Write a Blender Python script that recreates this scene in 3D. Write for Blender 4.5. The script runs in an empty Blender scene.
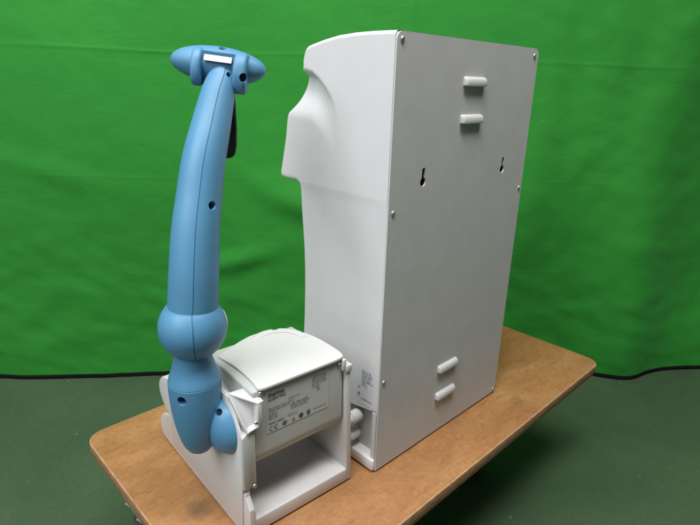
import bpy, bmesh, math, random
from math import sin, cos, pi, radians, sqrt, exp, atan2
from mathutils import Vector, Matrix, noise

random.seed(7)
scene = bpy.context.scene
COL = scene.collection
FLOOR_Z = -0.25            # the board's top is z = 0
W, H = 0.298, 0.549        # tall unit, width and height of its back panel

# ------------------------------------------------------------------ helpers
def sstep(a, b, x):
    if a == b: return 1.0 if x >= a else 0.0
    t = max(0.0, min(1.0, (x - a) / (b - a)))
    return t * t * (3 - 2 * t)

def link(name, me, mat=None, parent=None, smooth=None):
    o = bpy.data.objects.new(name, me); COL.objects.link(o)
    if mat is not None:
        for m in (mat if isinstance(mat, (list, tuple)) else [mat]): me.materials.append(m)
    if parent is not None: o.parent = parent
    if smooth is not None:
        if smooth >= 179:
            me.polygons.foreach_set('use_smooth', [True] * len(me.polygons))
        else:
            me.set_sharp_from_angle(angle=radians(smooth))
            me.polygons.foreach_set('use_smooth', [True] * len(me.polygons))
            me.set_sharp_from_angle(angle=radians(smooth))
    return o

def done(bm, name, mat, parent=None, smooth=35, recalc=True):
    if recalc: bmesh.ops.recalc_face_normals(bm, faces=bm.faces[:])
    me = bpy.data.meshes.new(name); bm.to_mesh(me); bm.free()
    return link(name, me, mat, parent, smooth)

def empty(name, label, cat, loc=(0, 0, 0), rz=0, group=None):
    o = bpy.data.objects.new(name, None); COL.objects.link(o)
    o.empty_display_size = 0.05
    o.location = loc; o.rotation_euler = (0, 0, rz)
    o['label'] = label; o['category'] = cat
    if group: o['group'] = group
    return o

def bevel(bm, w, seg=3, ang=30):
    es = [e for e in bm.edges if len(e.link_faces) == 2 and e.calc_face_angle(0) > radians(ang)]
    if es: bmesh.ops.bevel(bm, geom=es, offset=w, segments=seg, profile=0.5, affect='EDGES', clamp_overlap=True)

def box_bm(x0, x1, y0, y1, z0, z1, bev=0, seg=3, bm=None):
    b = bmesh.new()
    vs = [b.verts.new((x, y, z)) for x in (x0, x1) for y in (y0, y1) for z in (z0, z1)]
    for f in ((0,1,3,2),(4,6,7,5),(0,4,5,1),(2,3,7,6),(0,2,6,4),(1,5,7,3)): b.faces.new([vs[i] for i in f])
    bmesh.ops.recalc_face_normals(b, faces=b.faces[:])
    if bev: bevel(b, bev, seg)
    if bm is None: return b
    add(bm, b); return bm

def add(bm, b, M=None):
    me = bpy.data.meshes.new('tmp'); b.to_mesh(me); b.free()
    if M is not None: me.transform(M)
    bm.from_mesh(me); bpy.data.meshes.remove(me)

def prism_bm(pts, axis, a, c, bev=0, seg=2, ang=30):
    """polygon pts in the two other axes (order x<y<z), extruded along axis from a to c"""
    b = bmesh.new()
    def P(p, t):
        return {'x': (t, p[0], p[1]), 'y': (p[0], t, p[1]), 'z': (p[0], p[1], t)}[axis]
    A = [b.verts.new(P(p, a)) for p in pts]; B = [b.verts.new(P(p, c)) for p in pts]
    b.faces.new(A); b.faces.new(B[::-1])
    n = len(pts)
    for i in range(n): b.faces.new((A[i], A[(i+1) % n], B[(i+1) % n], B[i]))
    bmesh.ops.recalc_face_normals(b, faces=b.faces[:])
    if bev: bevel(b, bev, seg, ang)
    return b

def lathe_bm(prof, seg=48, M=None, ell=1.0):
    """prof: list of (r, z)"""
    b = bmesh.new(); rings = []
    for r, z in prof:
        if r < 1e-6: rings.append([b.verts.new((0, 0, z))])
        else: rings.append([b.verts.new((r*cos(2*pi*i/seg), ell*r*sin(2*pi*i/seg), z)) for i in range(seg)])
    for R0, R1 in zip(rings, rings[1:]):
        for i in range(seg):
            j = (i+1) % seg
            if len(R0) == 1 and len(R1) == 1: continue
            if len(R0) == 1: b.faces.new((R0[0], R1[i], R1[j]))
            elif len(R1) == 1: b.faces.new((R0[i], R0[j], R1[0]))
            else: b.faces.new((R0[i], R0[j], R1[j], R1[i]))
    bmesh.ops.recalc_face_normals(b, faces=b.faces[:])
    if M is not None: b.transform(M)
    return b

def frame(o, x, z):
    """matrix with its local z along z and local x near x"""
    z = Vector(z).normalized(); x = Vector(x); x = (x - z * x.dot(z)).normalized(); y = z.cross(x)
    return Matrix(((x.x, y.x, z.x, o[0]), (x.y, y.y, z.y, o[1]), (x.z, y.z, z.z, o[2]), (0, 0, 0, 1)))

def catmull(pts, n):
    P = [Vector(p) for p in pts]; P = [2*P[0]-P[1]] + P + [2*P[-1]-P[-2]]; out = []
    for i in range(1, len(P)-2):
        for k in range(n):
            t = k/n; a, b, c, d = P[i-1], P[i], P[i+1], P[i+2]
            out.append(0.5*((2*b)+(c-a)*t+(2*a-5*b+4*c-d)*t*t+(3*b-a-3*c+d)*t*t*t))
    out.append(P[-2]); return out

def text_bm(body, size, M, thick=0.0, bold=0.0):
    cu = bpy.data.curves.new('txt', 'FONT'); cu.body = body; cu.size = size; cu.offset = bold
    cu.resolution_u = 3
    o = bpy.data.objects.new('txt', cu); COL.objects.link(o)
    dg = bpy.context.evaluated_depsgraph_get()
    me = bpy.data.meshes.new_from_object(o.evaluated_get(dg))
    bpy.data.objects.remove(o); bpy.data.curves.remove(cu)
    me.transform(M); b = bmesh.new(); b.from_mesh(me); bpy.data.meshes.remove(me)
    return b

# ------------------------------------------------------------------ materials
def newmat(name):
    m = bpy.data.materials.new(name); m.use_nodes = True
    nt = m.node_tree; bs = nt.nodes['Principled BSDF']
    return m, nt, bs

def N(nt, t, **kw):
    n = nt.nodes.new(t)
    for k, v in kw.items():
        if k in n.inputs: n.inputs[k].default_value = v
        else: setattr(n, k, v)
    return n

def noise_tex(nt, scale, detail=4, rough=0.55, vec=None, dist=0.0):
    n = N(nt, 'ShaderNodeTexNoise'); n.inputs['Scale'].default_value = scale
    n.inputs['Detail'].default_value = detail; n.inputs['Roughness'].default_value = rough
    n.inputs['Distortion'].default_value = dist
    if vec is not None: nt.links.new(vec, n.inputs['Vector'])
    return n

def ramp(nt, src, stops):
    r = nt.nodes.new('ShaderNodeValToRGB'); e = r.color_ramp.elements
    while len(e) < len(stops): e.new(0.5)
    for el, (p, c) in zip(e, stops):
        el.position = p; el.color = (*c, 1) if len(c) == 3 else c
    nt.links.new(src, r.inputs[0]); return r

def coords(nt, scale=(1, 1, 1), rot=(0, 0, 0)):
    tc = nt.nodes.new('ShaderNodeTexCoord'); mp = nt.nodes.new('ShaderNodeMapping')
    mp.inputs['Scale'].default_value = scale; mp.inputs['Rotation'].default_value = rot
    nt.links.new(tc.outputs['Object'], mp.inputs['Vector']); return mp.outputs['Vector']

def mixc(nt, fac, a, b, mode='MIX'):
    m = nt.nodes.new('ShaderNodeMix'); m.data_type = 'RGBA'; m.blend_type = mode
    for s, v in ((0, fac), (6, a), (7, b)):
        if isinstance(v, bpy.types.NodeSocket): nt.links.new(v, m.inputs[s])
        elif isinstance(v, (int, float)): m.inputs[s].default_value = v
        else: m.inputs[s].default_value = (*v, 1)
    return m.outputs[2]

def mulf(nt, s, k):
    n = N(nt, 'ShaderNodeMath', operation='MULTIPLY'); nt.links.new(s, n.inputs[0]); n.inputs[1].default_value = k
    return n.outputs[0]

def plastic(name, col, rough=0.4, var=0.05, bump=0.02, bscale=900, spec=0.5, metal=0.0, grime=None, gscale=25):
    m, nt, bs = newmat(name); v = coords(nt)
    n1 = noise_tex(nt, gscale, 5, 0.6, v)
    c2 = tuple(c * (1 - var * 2) for c in col) if grime is None else grime
    r = ramp(nt, n1.outputs['Fac'], [(0.3, c2), (0.62, col)])
    nt.links.new(r.outputs[0], bs.inputs['Base Color'])
    rr = N(nt, 'ShaderNodeMapRange'); nt.links.new(n1.outputs['Fac'], rr.inputs[0])
    rr.inputs[3].default_value = rough + 0.1; rr.inputs[4].default_value = rough - 0.05
    n3 = noise_tex(nt, 11, 6, 0.68, v, 0.8)
    r3 = N(nt, 'ShaderNodeMapRange'); nt.links.new(n3.outputs['Fac'], r3.inputs[0]); r3.inputs[1].default_value = 0.35; r3.inputs[2].default_value = 0.7
    r3.inputs[3].default_value = -0.05; r3.inputs[4].default_value = 0.13
    ra = N(nt, 'ShaderNodeMath', operation='ADD'); nt.links.new(rr.outputs[0], ra.inputs[0]); nt.links.new(r3.outputs[0], ra.inputs[1])
    nt.links.new(ra.outputs[0], bs.inputs['Roughness'])
    if var:
        # dust specks and tiny scuffs
        vo = N(nt, 'ShaderNodeTexNoise'); vo.inputs['Scale'].default_value = 330; vo.inputs['Detail'].default_value = 3; vo.inputs['Roughness'].default_value = 0.6
        nt.links.new(v, vo.inputs['Vector'])
        vr = ramp(nt, vo.outputs['Fac'], [(0.70, (0, 0, 0)), (0.76, (1, 1, 1))])
        mk = ramp(nt, n3.outputs['Fac'], [(0.45, (0, 0, 0)), (0.65, (1, 1, 1))])
        mu = N(nt, 'ShaderNodeMath', operation='MULTIPLY'); nt.links.new(vr.outputs[0], mu.inputs[0]); nt.links.new(mk.outputs[0], mu.inputs[1])
        sm = mixc(nt, mulf(nt, mk.outputs[0], 0.06), r.outputs[0], tuple(c * 0.6 for c in col))
        cc_ = mixc(nt, mulf(nt, mu.outputs[0], 0.45), sm, tuple(c * 0.5 + 0.03 for c in col))
        nt.links.new(cc_, bs.inputs['Base Color'])
    bs.inputs['Metallic'].default_value = metal
    bs.inputs['Specular IOR Level'].default_value = spec
    if bump:
        n2 = noise_tex(nt, bscale, 2, 0.5, v)
        bp = N(nt, 'ShaderNodeBump'); bp.inputs['Strength'].default_value = bump * 5; bp.inputs['Distance'].default_value = 0.0004
        nt.links.new(n2.outputs['Fac'], bp.inputs['Height']); nt.links.new(bp.outputs[0], bs.inputs['Normal'])
    return m

M_WORN = plastic('worn_board_rim', (0.52, 0.33, 0.175), 0.7, 0.2, 0.02, 200, gscale=60)
M_WHITE = plastic('white_plastic', (0.715, 0.712, 0.722), 0.42, 0.015, 0.012)
M_BASEW = plastic('white_dispenser_plastic', (0.655, 0.652, 0.652), 0.42, 0.02, 0.012)
M_GREYP = plastic('grey_plastic_and_pillar_shade', (0.50, 0.52, 0.50), 0.45, 0.02, 0.012)
M_PANEL = plastic('grey_painted_steel', (0.555, 0.560, 0.552), 0.5, 0.035, 0.06, 1500)
M_LOUV = plastic('panel_paint_lit', (0.60, 0.61, 0.60), 0.45, 0.03, 0.03, 1200)  # panel paint made lighter, overhead light on the sloping louvres put into colour
M_BLUE = plastic('blue_plastic', (0.088, 0.260, 0.435), 0.42, 0.03, 0.015, 1100)
M_SEAM = plastic('blue_seam', (0.05, 0.155, 0.28), 0.6, 0.0, 0)
M_DARK = plastic('black_rubber', (0.012, 0.012, 0.014), 0.5, 0.1, 0.02)
M_HAND = plastic('handset_black', (0.010, 0.011, 0.011), 0.62, 0.05, 0.01, spec=0.25)
M_GAP = plastic('gap_shade_black', (0.010, 0.011, 0.010), 0.9, 0.1, 0, spec=0.1)
M_HOLE = plastic('screw_recess', (0.02, 0.04, 0.06), 0.4, 0.1, 0)
M_STEEL = plastic('screw_steel', (0.55, 0.54, 0.52), 0.32, 0.1, 0, metal=0.9, spec=0.5)
M_LABEL = plastic('label_film', (0.56, 0.585, 0.57), 0.3, 0.01, 0)
M_INK = plastic('printed_ink', (0.09, 0.10, 0.10), 0.5, 0.1, 0)
M_INKL = plastic('printed_ink_small', (0.22, 0.24, 0.24), 0.5, 0.1, 0)
M_LAB2 = plastic('side_label_film', (0.66, 0.69, 0.72), 0.3, 0.01, 0)
M_CAST = plastic('caster_grey', (0.10, 0.10, 0.11), 0.45, 0.15, 0.02)
M_ZINC = plastic('zinc_fork', (0.62, 0.63, 0.64), 0.35, 0.15, 0.02, 200, metal=0.25)
M_DISP = plastic('silver_plate', (0.50, 0.50, 0.54), 0.35, 0.01, 0, metal=0.4)

def wood():
    m, nt, bs = newmat('plywood_top')
    v = coords(nt, (3.0, 6.5, 6.5)); v2 = coords(nt)
    warp = noise_tex(nt, 1.6, 5, 0.62, v, 1.4)
    grain = noise_tex(nt, 5.0, 8, 0.7, coords(nt, (5, 60, 60)), 0.6)
    a = ramp(nt, warp.outputs['Fac'], [(0.25, (0.29, 0.128, 0.043)), (0.5, (0.385, 0.185, 0.068)), (0.72, (0.46, 0.238, 0.097))])
    g = ramp(nt, grain.outputs['Fac'], [(0.30, (0.68, 0.60, 0.52)), (0.52, (1, 1, 1))])
    c = mixc(nt, 0.38, a.outputs[0], g.outputs[0], 'MULTIPLY')
    # short dark streaks of the veneer
    st = noise_tex(nt, 6.0, 4, 0.6, coords(nt, (3.5, 22, 22), (0, 0, 0.25)), 0.8)
    sr = ramp(nt, st.outputs['Fac'], [(0.58, (0, 0, 0)), (0.70, (1, 1, 1))])
    c = mixc(nt, mulf(nt, sr.outputs[0], 0.42), c, (0.15, 0.075, 0.03))
    # worn stains
    s2 = noise_tex(nt, 9.0, 5, 0.65, v2, 0.5)
    s2r = ramp(nt, s2.outputs['Fac'], [(0.60, (0, 0, 0)), (0.74, (1, 1, 1))])
    c = mixc(nt, mulf(nt, s2r.outputs[0], 0.28), c, (0.12, 0.085, 0.05))
    # one knot-like spot of wear near the front left edge
    for (px, py, rad, amt) in ((-0.206, 0.098, 0.022, 0.75), (0.30, -0.045, 0.02, 0.35), (0.50, 0.20, 0.05, 0.35), (0.46, 0.245, 0.04, 0.3)):
        d = N(nt, 'ShaderNodeVectorMath', operation='DISTANCE'); nt.links.new(v2, d.inputs[0]); d.inputs[1].default_value = (px, py, 0)
        nd = noise_tex(nt, 60, 4, 0.6, v2)
        ad = N(nt, 'ShaderNodeMath', operation='MULTIPLY_ADD'); nt.links.new(nd.outputs['Fac'], ad.inputs[0]); ad.inputs[1].default_value = rad * 1.2
        nt.links.new(d.outputs['Value'], ad.inputs[2])
        rg = N(nt, 'ShaderNodeMapRange', interpolation_type='SMOOTHSTEP'); nt.links.new(ad.outputs[0], rg.inputs[0])
        rg.inputs[1].default_value = rad * 0.55; rg.inputs[2].default_value = rad * 1.7; rg.inputs[3].default_value = amt; rg.inputs[4].default_value = 0
        c = mixc(nt, rg.outputs[0], c, (0.13, 0.08, 0.045))
    # open pores and fine grime
    po = noise_tex(nt, 30, 4, 0.75, coords(nt, (9, 55, 55)))
    pr = ramp(nt, po.outputs['Fac'], [(0.33, (1, 1, 1)), (0.43, (0, 0, 0))])
    c = mixc(nt, mulf(nt, pr.outputs[0], 0.55), c, (0.16, 0.08, 0.035))
    fg = noise_tex(nt, 140, 4, 0.7, v2)
    fr = ramp(nt, fg.outputs['Fac'], [(0.35, (0.80, 0.78, 0.76)), (0.6, (1.04, 1.03, 1.02))])
    c = mixc(nt, 0.7, c, fr.outputs[0], 'MULTIPLY')
    nt.links.new(c, bs.inputs['Base Color'])
    bs.inputs['Roughness'].default_value = 0.55
    bp = N(nt, 'ShaderNodeBump'); bp.inputs['Strength'].default_value = 0.25; bp.inputs['Distance'].default_value = 0.001
    nt.links.new(grain.outputs['Fac'], bp.inputs['Height']); nt.links.new(bp.outputs[0], bs.inputs['Normal'])
    return m

def ply_edge():
    m, nt, bs = newmat('plywood_edge')
    v = coords(nt, (1, 1, 1))
    sx = N(nt, 'ShaderNodeSeparateXYZ'); nt.links.new(v, sx.inputs[0])
    nz = noise_tex(nt, 40, 3, 0.6, v)
    ma = N(nt, 'ShaderNodeMath', operation='MULTIPLY_ADD'); nt.links.new(nz.outputs['Fac'], ma.inputs[0]); ma.inputs[1].default_value = 0.0018
    nt.links.new(sx.outputs['Z'], ma.inputs[2])
    wv = N(nt, 'ShaderNodeMath', operation='SINE'); mm = mulf(nt, ma.outputs[0], 2 * pi / 0.0055); nt.links.new(mm, wv.inputs[0])
    mr = N(nt, 'ShaderNodeMapRange'); nt.links.new(wv.outputs[0], mr.inputs[0]); mr.inputs[1].default_value = -1
    g = noise_tex(nt, 90, 5, 0.7, coords(nt, (1, 1, 4)))
    a = ramp(nt, mr.outputs[0], [(0.1, (0.36, 0.175, 0.088)), (0.6, (0.45, 0.245, 0.13))])
    gr = ramp(nt, g.outputs['Fac'], [(0.36, (0.32, 0.27, 0.22)), (0.55, (0.92, 0.92, 0.92))])
    c = mixc(nt, 0.7, a.outputs[0], gr.outputs[0], 'MULTIPLY')
    nt.links.new(c, bs.inputs['Base Color']); bs.inputs['Roughness'].default_value = 0.7
    return m

def cloth():
    m, nt, bs = newmat('green_cloth')
    v = coords(nt)
    n1 = noise_tex(nt, 2.5, 4, 0.5, v)
    r = ramp(nt, n1.outputs['Fac'], [(0.3, (0.021, 0.215, 0.024)), (0.7, (0.027, 0.258, 0.030))])
    nt.links.new(r.outputs[0], bs.inputs['Base Color'])
    bs.inputs['Roughness'].default_value = 0.75
    bs.inputs['Specular IOR Level'].default_value = 0.25
    bs.inputs['Sheen Weight'].default_value = 0.15
    bs.inputs['Sheen Tint'].default_value = (0.3, 1, 0.35, 1)
    w1 = noise_tex(nt, 9, 6, 0.6, coords(nt, (1, 1, 1.6), (0.3, 0.4, 0)), 0.6)
    w2 = noise_tex(nt, 1200, 2, 0.5, v)
    b1 = N(nt, 'ShaderNodeBump'); b1.inputs['Strength'].default_value = 0.2; b1.inputs['Distance'].default_value = 0.012
    b2 = N(nt, 'ShaderNodeBump'); b2.inputs['Strength'].default_value = 0.25; b2.inputs['Distance'].default_value = 0.0006
    nt.links.new(w1.outputs['Fac'], b1.inputs['Height']); nt.links.new(w2.outputs['Fac'], b2.inputs['Height'])
    nt.links.new(b1.outputs[0], b2.inputs['Normal']); nt.links.new(b2.outputs[0], bs.inputs['Normal'])
    return m

def floor_mat():
    m, nt, bs = newmat('green_floor')
    v = coords(nt)
    n1 = noise_tex(nt, 3.5, 6, 0.6, v, 0.4); n2 = noise_tex(nt, 120, 6, 0.75, v)
    a = ramp(nt, n1.outputs['Fac'], [(0.3, (0.043, 0.084, 0.038)), (0.7, (0.072, 0.122, 0.062))])
    b = ramp(nt, n2.outputs['Fac'], [(0.32, (0.80, 0.82, 0.80)), (0.62, (1.05, 1.05, 1.05))])
    c = mixc(nt, 0.8, a.outputs[0], b.outputs[0], 'MULTIPLY')
    # pale specks of grit trodden into the floor
    vo = N(nt, 'ShaderNodeTexVoronoi'); vo.inputs['Scale'].default_value = 34; nt.links.new(v, vo.inputs['Vector'])
    sp = N(nt, 'ShaderNodeSeparateColor'); nt.links.new(vo.outputs['Color'], sp.inputs[0])
    gt = N(nt, 'ShaderNodeMath', operation='GREATER_THAN'); nt.links.new(sp.outputs[0], gt.inputs[0]); gt.inputs[1].default_value = 0.86
    nn = noise_tex(nt, 300, 2, 0.5, v)
    ad = N(nt, 'ShaderNodeMath', operation='MULTIPLY_ADD'); nt.links.new(nn.outputs['Fac'], ad.inputs[0]); ad.inputs[1].default_value = 0.12; nt.links.new(vo.outputs['Distance'], ad.inputs[2])
    lt = N(nt, 'ShaderNodeMapRange'); nt.links.new(ad.outputs[0], lt.inputs[0]); lt.inputs[1].default_value = 0.105; lt.inputs[2].default_value = 0.155; lt.inputs[3].default_value = 0.75; lt.inputs[4].default_value = 0
    f = N(nt, 'ShaderNodeMath', operation='MULTIPLY'); nt.links.new(lt.outputs[0], f.inputs[0]); nt.links.new(gt.outputs[0], f.inputs[1])
    c = mixc(nt, f.outputs[0], c, (0.26, 0.30, 0.25))
    nt.links.new(c, bs.inputs['Base Color']); bs.inputs['Roughness'].default_value = 0.62
    bp = N(nt, 'ShaderNodeBump'); bp.inputs['Strength'].default_value = 0.35; bp.inputs['Distance'].default_value = 0.002
    nt.links.new(n2.outputs['Fac'], bp.inputs['Height']); nt.links.new(bp.outputs[0], bs.inputs['Normal'])
    return m

M_WOOD, M_PLY, M_CLOTH, M_FLOOR = wood(), ply_edge(), cloth(), floor_mat()

# ------------------------------------------------------------------ setting: floor
bm = bmesh.new()
q = [bm.verts.new((x, y, FLOOR_Z)) for x, y in ((-4, -4), (5, -4), (5, 5), (-4, 5))]
bm.faces.new(q)
fl = done(bm, 'floor', M_FLOOR, smooth=None); fl['kind'] = 'structure'

# ------------------------------------------------------------------ green curtain
cA = Vector((-0.244, 1.09, 0)); cB = Vector((0.995, 0.061, 0))
cd = (cB - cA).normalized(); cn = Vector((cd.y, -cd.x, 0))       # cn points to the camera side
if cn.dot(Vector((-0.43, -0.39, 0)) - cA) < 0: cn = -cn
cL = (cB - cA).length
Z0, Z1 = FLOOR_Z + 0.004, 1.25
def curtain_off(s, z):
    p = Vector((s * 1.7, z * 1.1, 3.1))
    d = 0.020 * noise.noise(p)
    d += 0.013 * noise.noise(Vector((s * 3.1 + z * 2.0, z * 1.6 - s * 1.1, 8.7)))
    # diagonal pulls
    d += 0.007 * noise.noise(Vector((s * 5 + z * 3.0, z * 1.2, 1.3)))
    d += 0.0026 * noise.noise(Vector((s * 9 - z * 5, z * 12 + s * 3, 4.4))) * sstep(0.45, 0.0, z)
    d -= 0.060 * sstep(1.66, 1.98, s) * sstep(-0.27, 0.05, z) - 0.018 * exp(-((s - 1.60 - 0.12 * z) / 0.09) ** 2)
    d += 0.0014 * noise.noise(Vector((s * 11 + 3, z * 30 + s * 9, 6.1))) * sstep(0.25, -0.1, z)
    d += 0.0026 * noise.noise(Vector((s * 22, z * 26 + s * 8, 9.4))) * (0.35 + 0.65 * max(sstep(0.35, -0.1, z), 0.8*sstep(1.2, 1.5, s)))
    # long soft ripples that fall low on the cloth
    for (s0, zz, sl, ln, am, wd) in ((0.12, -0.16, 0.10, 0.30, 0.007, 0.010), (0.28, -0.02, -0.20, 0.22, 0.006, 0.010),
                                 (0.52, 0.10, 0.06, 0.25, 0.005, 0.008), (0.05, 0.02, 0.25, 0.16, 0.004, 0.008),
                                 (1.55, -0.06, 0.12, 0.35, 0.006, 0.010), (1.62, 0.12, -0.30, 0.25, 0.006, 0.012),
                                 (1.45, 0.30, 0.75, 0.22, 0.007, 0.016), (1.75, 0.22, 0.9, 0.25, 0.008, 0.02)):
        t = (s - s0) / ln
        dz = z - (zz + sl * (s - s0) + 0.012 * sin(9 * (s - s0)))
        d += 0.22 * am * exp(-t * t) * exp(-(dz / (wd * 2.0)) ** 2)
    for (s0, z0, ws, wz, sl, am) in ((0.80, 0.20, .11, .040, -.35, .017), (0.62, 0.06, .10, .030, .3, .011), (0.93, 0.02, .09, .025, .2, .006), (0.20, 0.28, .14, .03, -.25, .005),
                                     (0.33, 0.50, .05, .20, 0, .006), (0.05, 0.40, .06, .25, .1, .005), (1.35, 0.30, .05, .25, 1.2, .010), (1.50, 0.55, .06, .2, 1.0, .008)):
        ds, dz = s - s0, z - z0 - sl * (s - s0); d += am * exp(-(ds/ws)**2 - (dz/wz)**2)
    # packing creases, sharp and faint
    for zc, amp in ((0.545, 0.0017), (0.03, 0.0006), (0.27, 0.0006), (1.02, 0.002)):
        dz = z - zc - 0.006 * noise.noise(Vector((s * 2.5, zc, 0)))
        d += amp * (0.4 + noise.noise(Vector((s*4, zc, 2)))) * exp(-abs(dz) / 0.0026) * 1.1
    for sc, amp in ((0.33, 0.0012), (1.02, 0.0015), (1.90, 0.0018)):
        ds = s - sc - 0.004 * noise.noise(Vector((z * 3, sc, 0)))
        d += amp * exp(-abs(ds) / 0.008)
    low = sstep(0.35, FLOOR_Z, z)
    d += 0.050 * low * exp(-((s - 1.66) / 0.085) ** 2)
    d -= 0.004 * low * exp(-((s - 1.88) / 0.12) ** 2)
    d += 0.007 * low * sin(s * 7.5 + 0.6)
    return d
S0, S1, nS, nZ = -2.0, 3.3, 760, 520
bm = bmesh.new(); rows = []
for j in range(nZ + 1):
    z = Z0 + (Z1 - Z0) * j / nZ; row = []
    for i in range(nS + 1):
        s = S0 + (S1 - S0) * i / nS
        p = cA + cd * s + cn * curtain_off(s, z); row.append(bm.verts.new((p.x, p.y, z + 0.008)))
    rows.append(row)
for j in range(nZ):
    for i in range(nS): bm.faces.new((rows[j][i], rows[j][i+1], rows[j+1][i+1], rows[j+1][i]))
curtain = done(bm, 'green_curtain', M_CLOTH, smooth=180, recalc=False)
curtain['label'] = 'bright green cloth curtain with faint creases hanging behind the white appliances'
curtain['category'] = 'curtain'
bm = bmesh.new(); prev = None; kk = 10  # black strip added as the shadow in the gap between cloth and floor
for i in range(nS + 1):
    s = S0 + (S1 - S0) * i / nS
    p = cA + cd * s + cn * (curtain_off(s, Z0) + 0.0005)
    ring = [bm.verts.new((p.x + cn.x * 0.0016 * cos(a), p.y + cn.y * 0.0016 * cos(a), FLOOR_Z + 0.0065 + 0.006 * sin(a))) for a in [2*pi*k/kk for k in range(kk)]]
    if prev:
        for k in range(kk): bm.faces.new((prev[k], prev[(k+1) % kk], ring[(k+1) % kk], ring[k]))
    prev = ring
gap_shade = done(bm, 'gap_shade', M_GAP, curtain, 180); gap_shade['label'] = 'black strip in place of the shaded gap under the curtain'

# ------------------------------------------------------------------ wheeled wooden platform
dolly = empty('wheeled_platform', 'worn plywood board on casters carrying both white appliances', 'platform', (0.145, 0.126, FLOOR_Z))
def rrect(x0, x1, y0, y1, r, n=8):
    pts = []
    for cx, cy, a0 in ((x1-r, y1-r, 0), (x0+r, y1-r, 90), (x0+r, y0+r, 180), (x1-r, y0+r, 270)):
        for k in range(n+1):
            a = radians(a0 + 90*k/n); pts.append((cx + r*cos(a), cy + r*sin(a)))
    return pts
bm = prism_bm(rrect(-0.2585, 0.549, -0.083, 0.335, 0.026), 'z', -0.0185, 0.0, 0.0018, 2, 60)
bm.normal_update()
for f in bm.faces: f.material_index = 0 if abs(f.normal.z) > 0.95 else (2 if f.normal.z > 0.05 else 1)
bmesh.ops.translate(bm, verts=bm.verts[:], vec=(-0.145, -0.126, -FLOOR_Z))
board = done(bm, 'board', [M_WOOD, M_PLY, M_WORN], dolly, 40)
# object-space textures of the board are wanted in table coordinates
board.location = (0.145, 0.126, FLOOR_Z); board.data.transform(Matrix.Translation((0, 0, 0)))
board.data.transform(Matrix.Translation((0.145, 0.126, FLOOR_Z)))
board.location = (-0.145, -0.126, -FLOOR_Z)
def caster(x, y, ang):
    top = -0.0185
    b = box_bm(-0.03, 0.03, -0.024, 0.024, top-0.003, top, 0.001)
    add(b, lathe_bm([(0, -0.012), (0.019, -0.012), (0.021, -0.006), (0.021, 0)], 32, Matrix.Translation((0, 0, top-0.003))))
    for sx in (-1, 1):
        for sy in (-1, 1): add(b, lathe_bm([(0, -.010), (.004, -.010), (.0045, -.009), (.0045, -.0045), (.0075, -.004), (.0075, 0)], 6, Matrix.Translation((sx*.0235, sy*.0175, top-.003))))
    M = Matrix.Rotation(ang, 4, 'Z')
    fkb = bmesh.new()
    for sgn in (-1, 1):
        fk = prism_bm([(-0.02, -0.030), (0.018, -0.030), (0.040, -0.125), (0.036, -0.146), (0.020, -0.146), (0.010, -0.125)], 'y', sgn*0.0195-0.0015, sgn*0.0195+0.0015, 0.0008, 1)
        add(fkb, fk, M)
    add(fkb, box_bm(-0.02, 0.018, -0.0205, 0.0205, -0.0335, -0.030, 0.0008), M)
    b.transform(Matrix.Translation((x-0.145, y-0.126, -FLOOR_Z)))
    br = done(b, 'caster', M_ZINC, dolly, 40)
    wc = Vector((0.028, 0, FLOOR_Z + 0.115 - 0.0)) ; rw = 0.115 - 0.0
    rw = 0.057; wc = Vector((0.028, 0, FLOOR_Z + rw))
    # stem drops to wheel height
    w = lathe_bm([(0.012, -0.0145), (rw-0.008, -0.0145), (rw-0.002, -0.011), (rw, -0.005), (rw, 0.005), (rw-0.002, 0.011), (rw-0.008, 0.0145), (0.012, 0.0145)], 40,
                 Matrix.Translation(wc) @ Matrix.Rotation(pi/2, 4, 'X'))
    w.transform(Matrix.Translation((x-0.145, y-0.126, -FLOOR_Z)) @ M)
    done(w, 'wheel', M_DARK, br, 35)
    ax = lathe_bm([(0, -0.024), (0.006, -0.024), (0.0065, -0.0235), (0.0065, 0.0235), (0.006, 0.024), (0, 0.024)], 16, Matrix.Translation(wc) @ Matrix.Rotation(pi/2, 4, 'X'))
    ax.transform(Matrix.Translation((x-0.145, y-0.126, -FLOOR_Z)) @ M)
    done(ax, 'axle', M_CAST, br, 35)
    fk2 = fkb
    for sgn in (-1, 1):
        add(fk2, prism_bm([(0.008, -0.128), (0.038, -0.128), (0.036, FLOOR_Z+0.050), (0.028, FLOOR_Z+0.045), (0.020, FLOOR_Z+0.050)], 'y', sgn*0.0225-0.0012, sgn*0.0225+0.0012, 0.0006, 1), M)
    fk2.transform(Matrix.Translation((x-0.145, y-0.126, -FLOOR_Z)))
    done(fk2, 'fork', M_CAST, br, 35)
caster(-0.2275, 0.176, radians(130)); caster(-0.175, -0.030, radians(200)); caster(0.40, 0.06, radians(160)); caster(0.50, 0.288, radians(-40))

# ------------------------------------------------------------------ tall water purifier
PUR = empty('water_purifier', 'tall white appliance with sculpted side and flat grey back panel with keyholes', 'water purifier', (W/2, 0.08, 0))
PO = Vector((W/2, 0.08, 0))
def pdone(bm, name, mat, parent=PUR, smooth=35, recalc=True):
    bm.transform(Matrix.Translation(-PO)); return done(bm, name, mat, parent, smooth, recalc)

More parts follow.
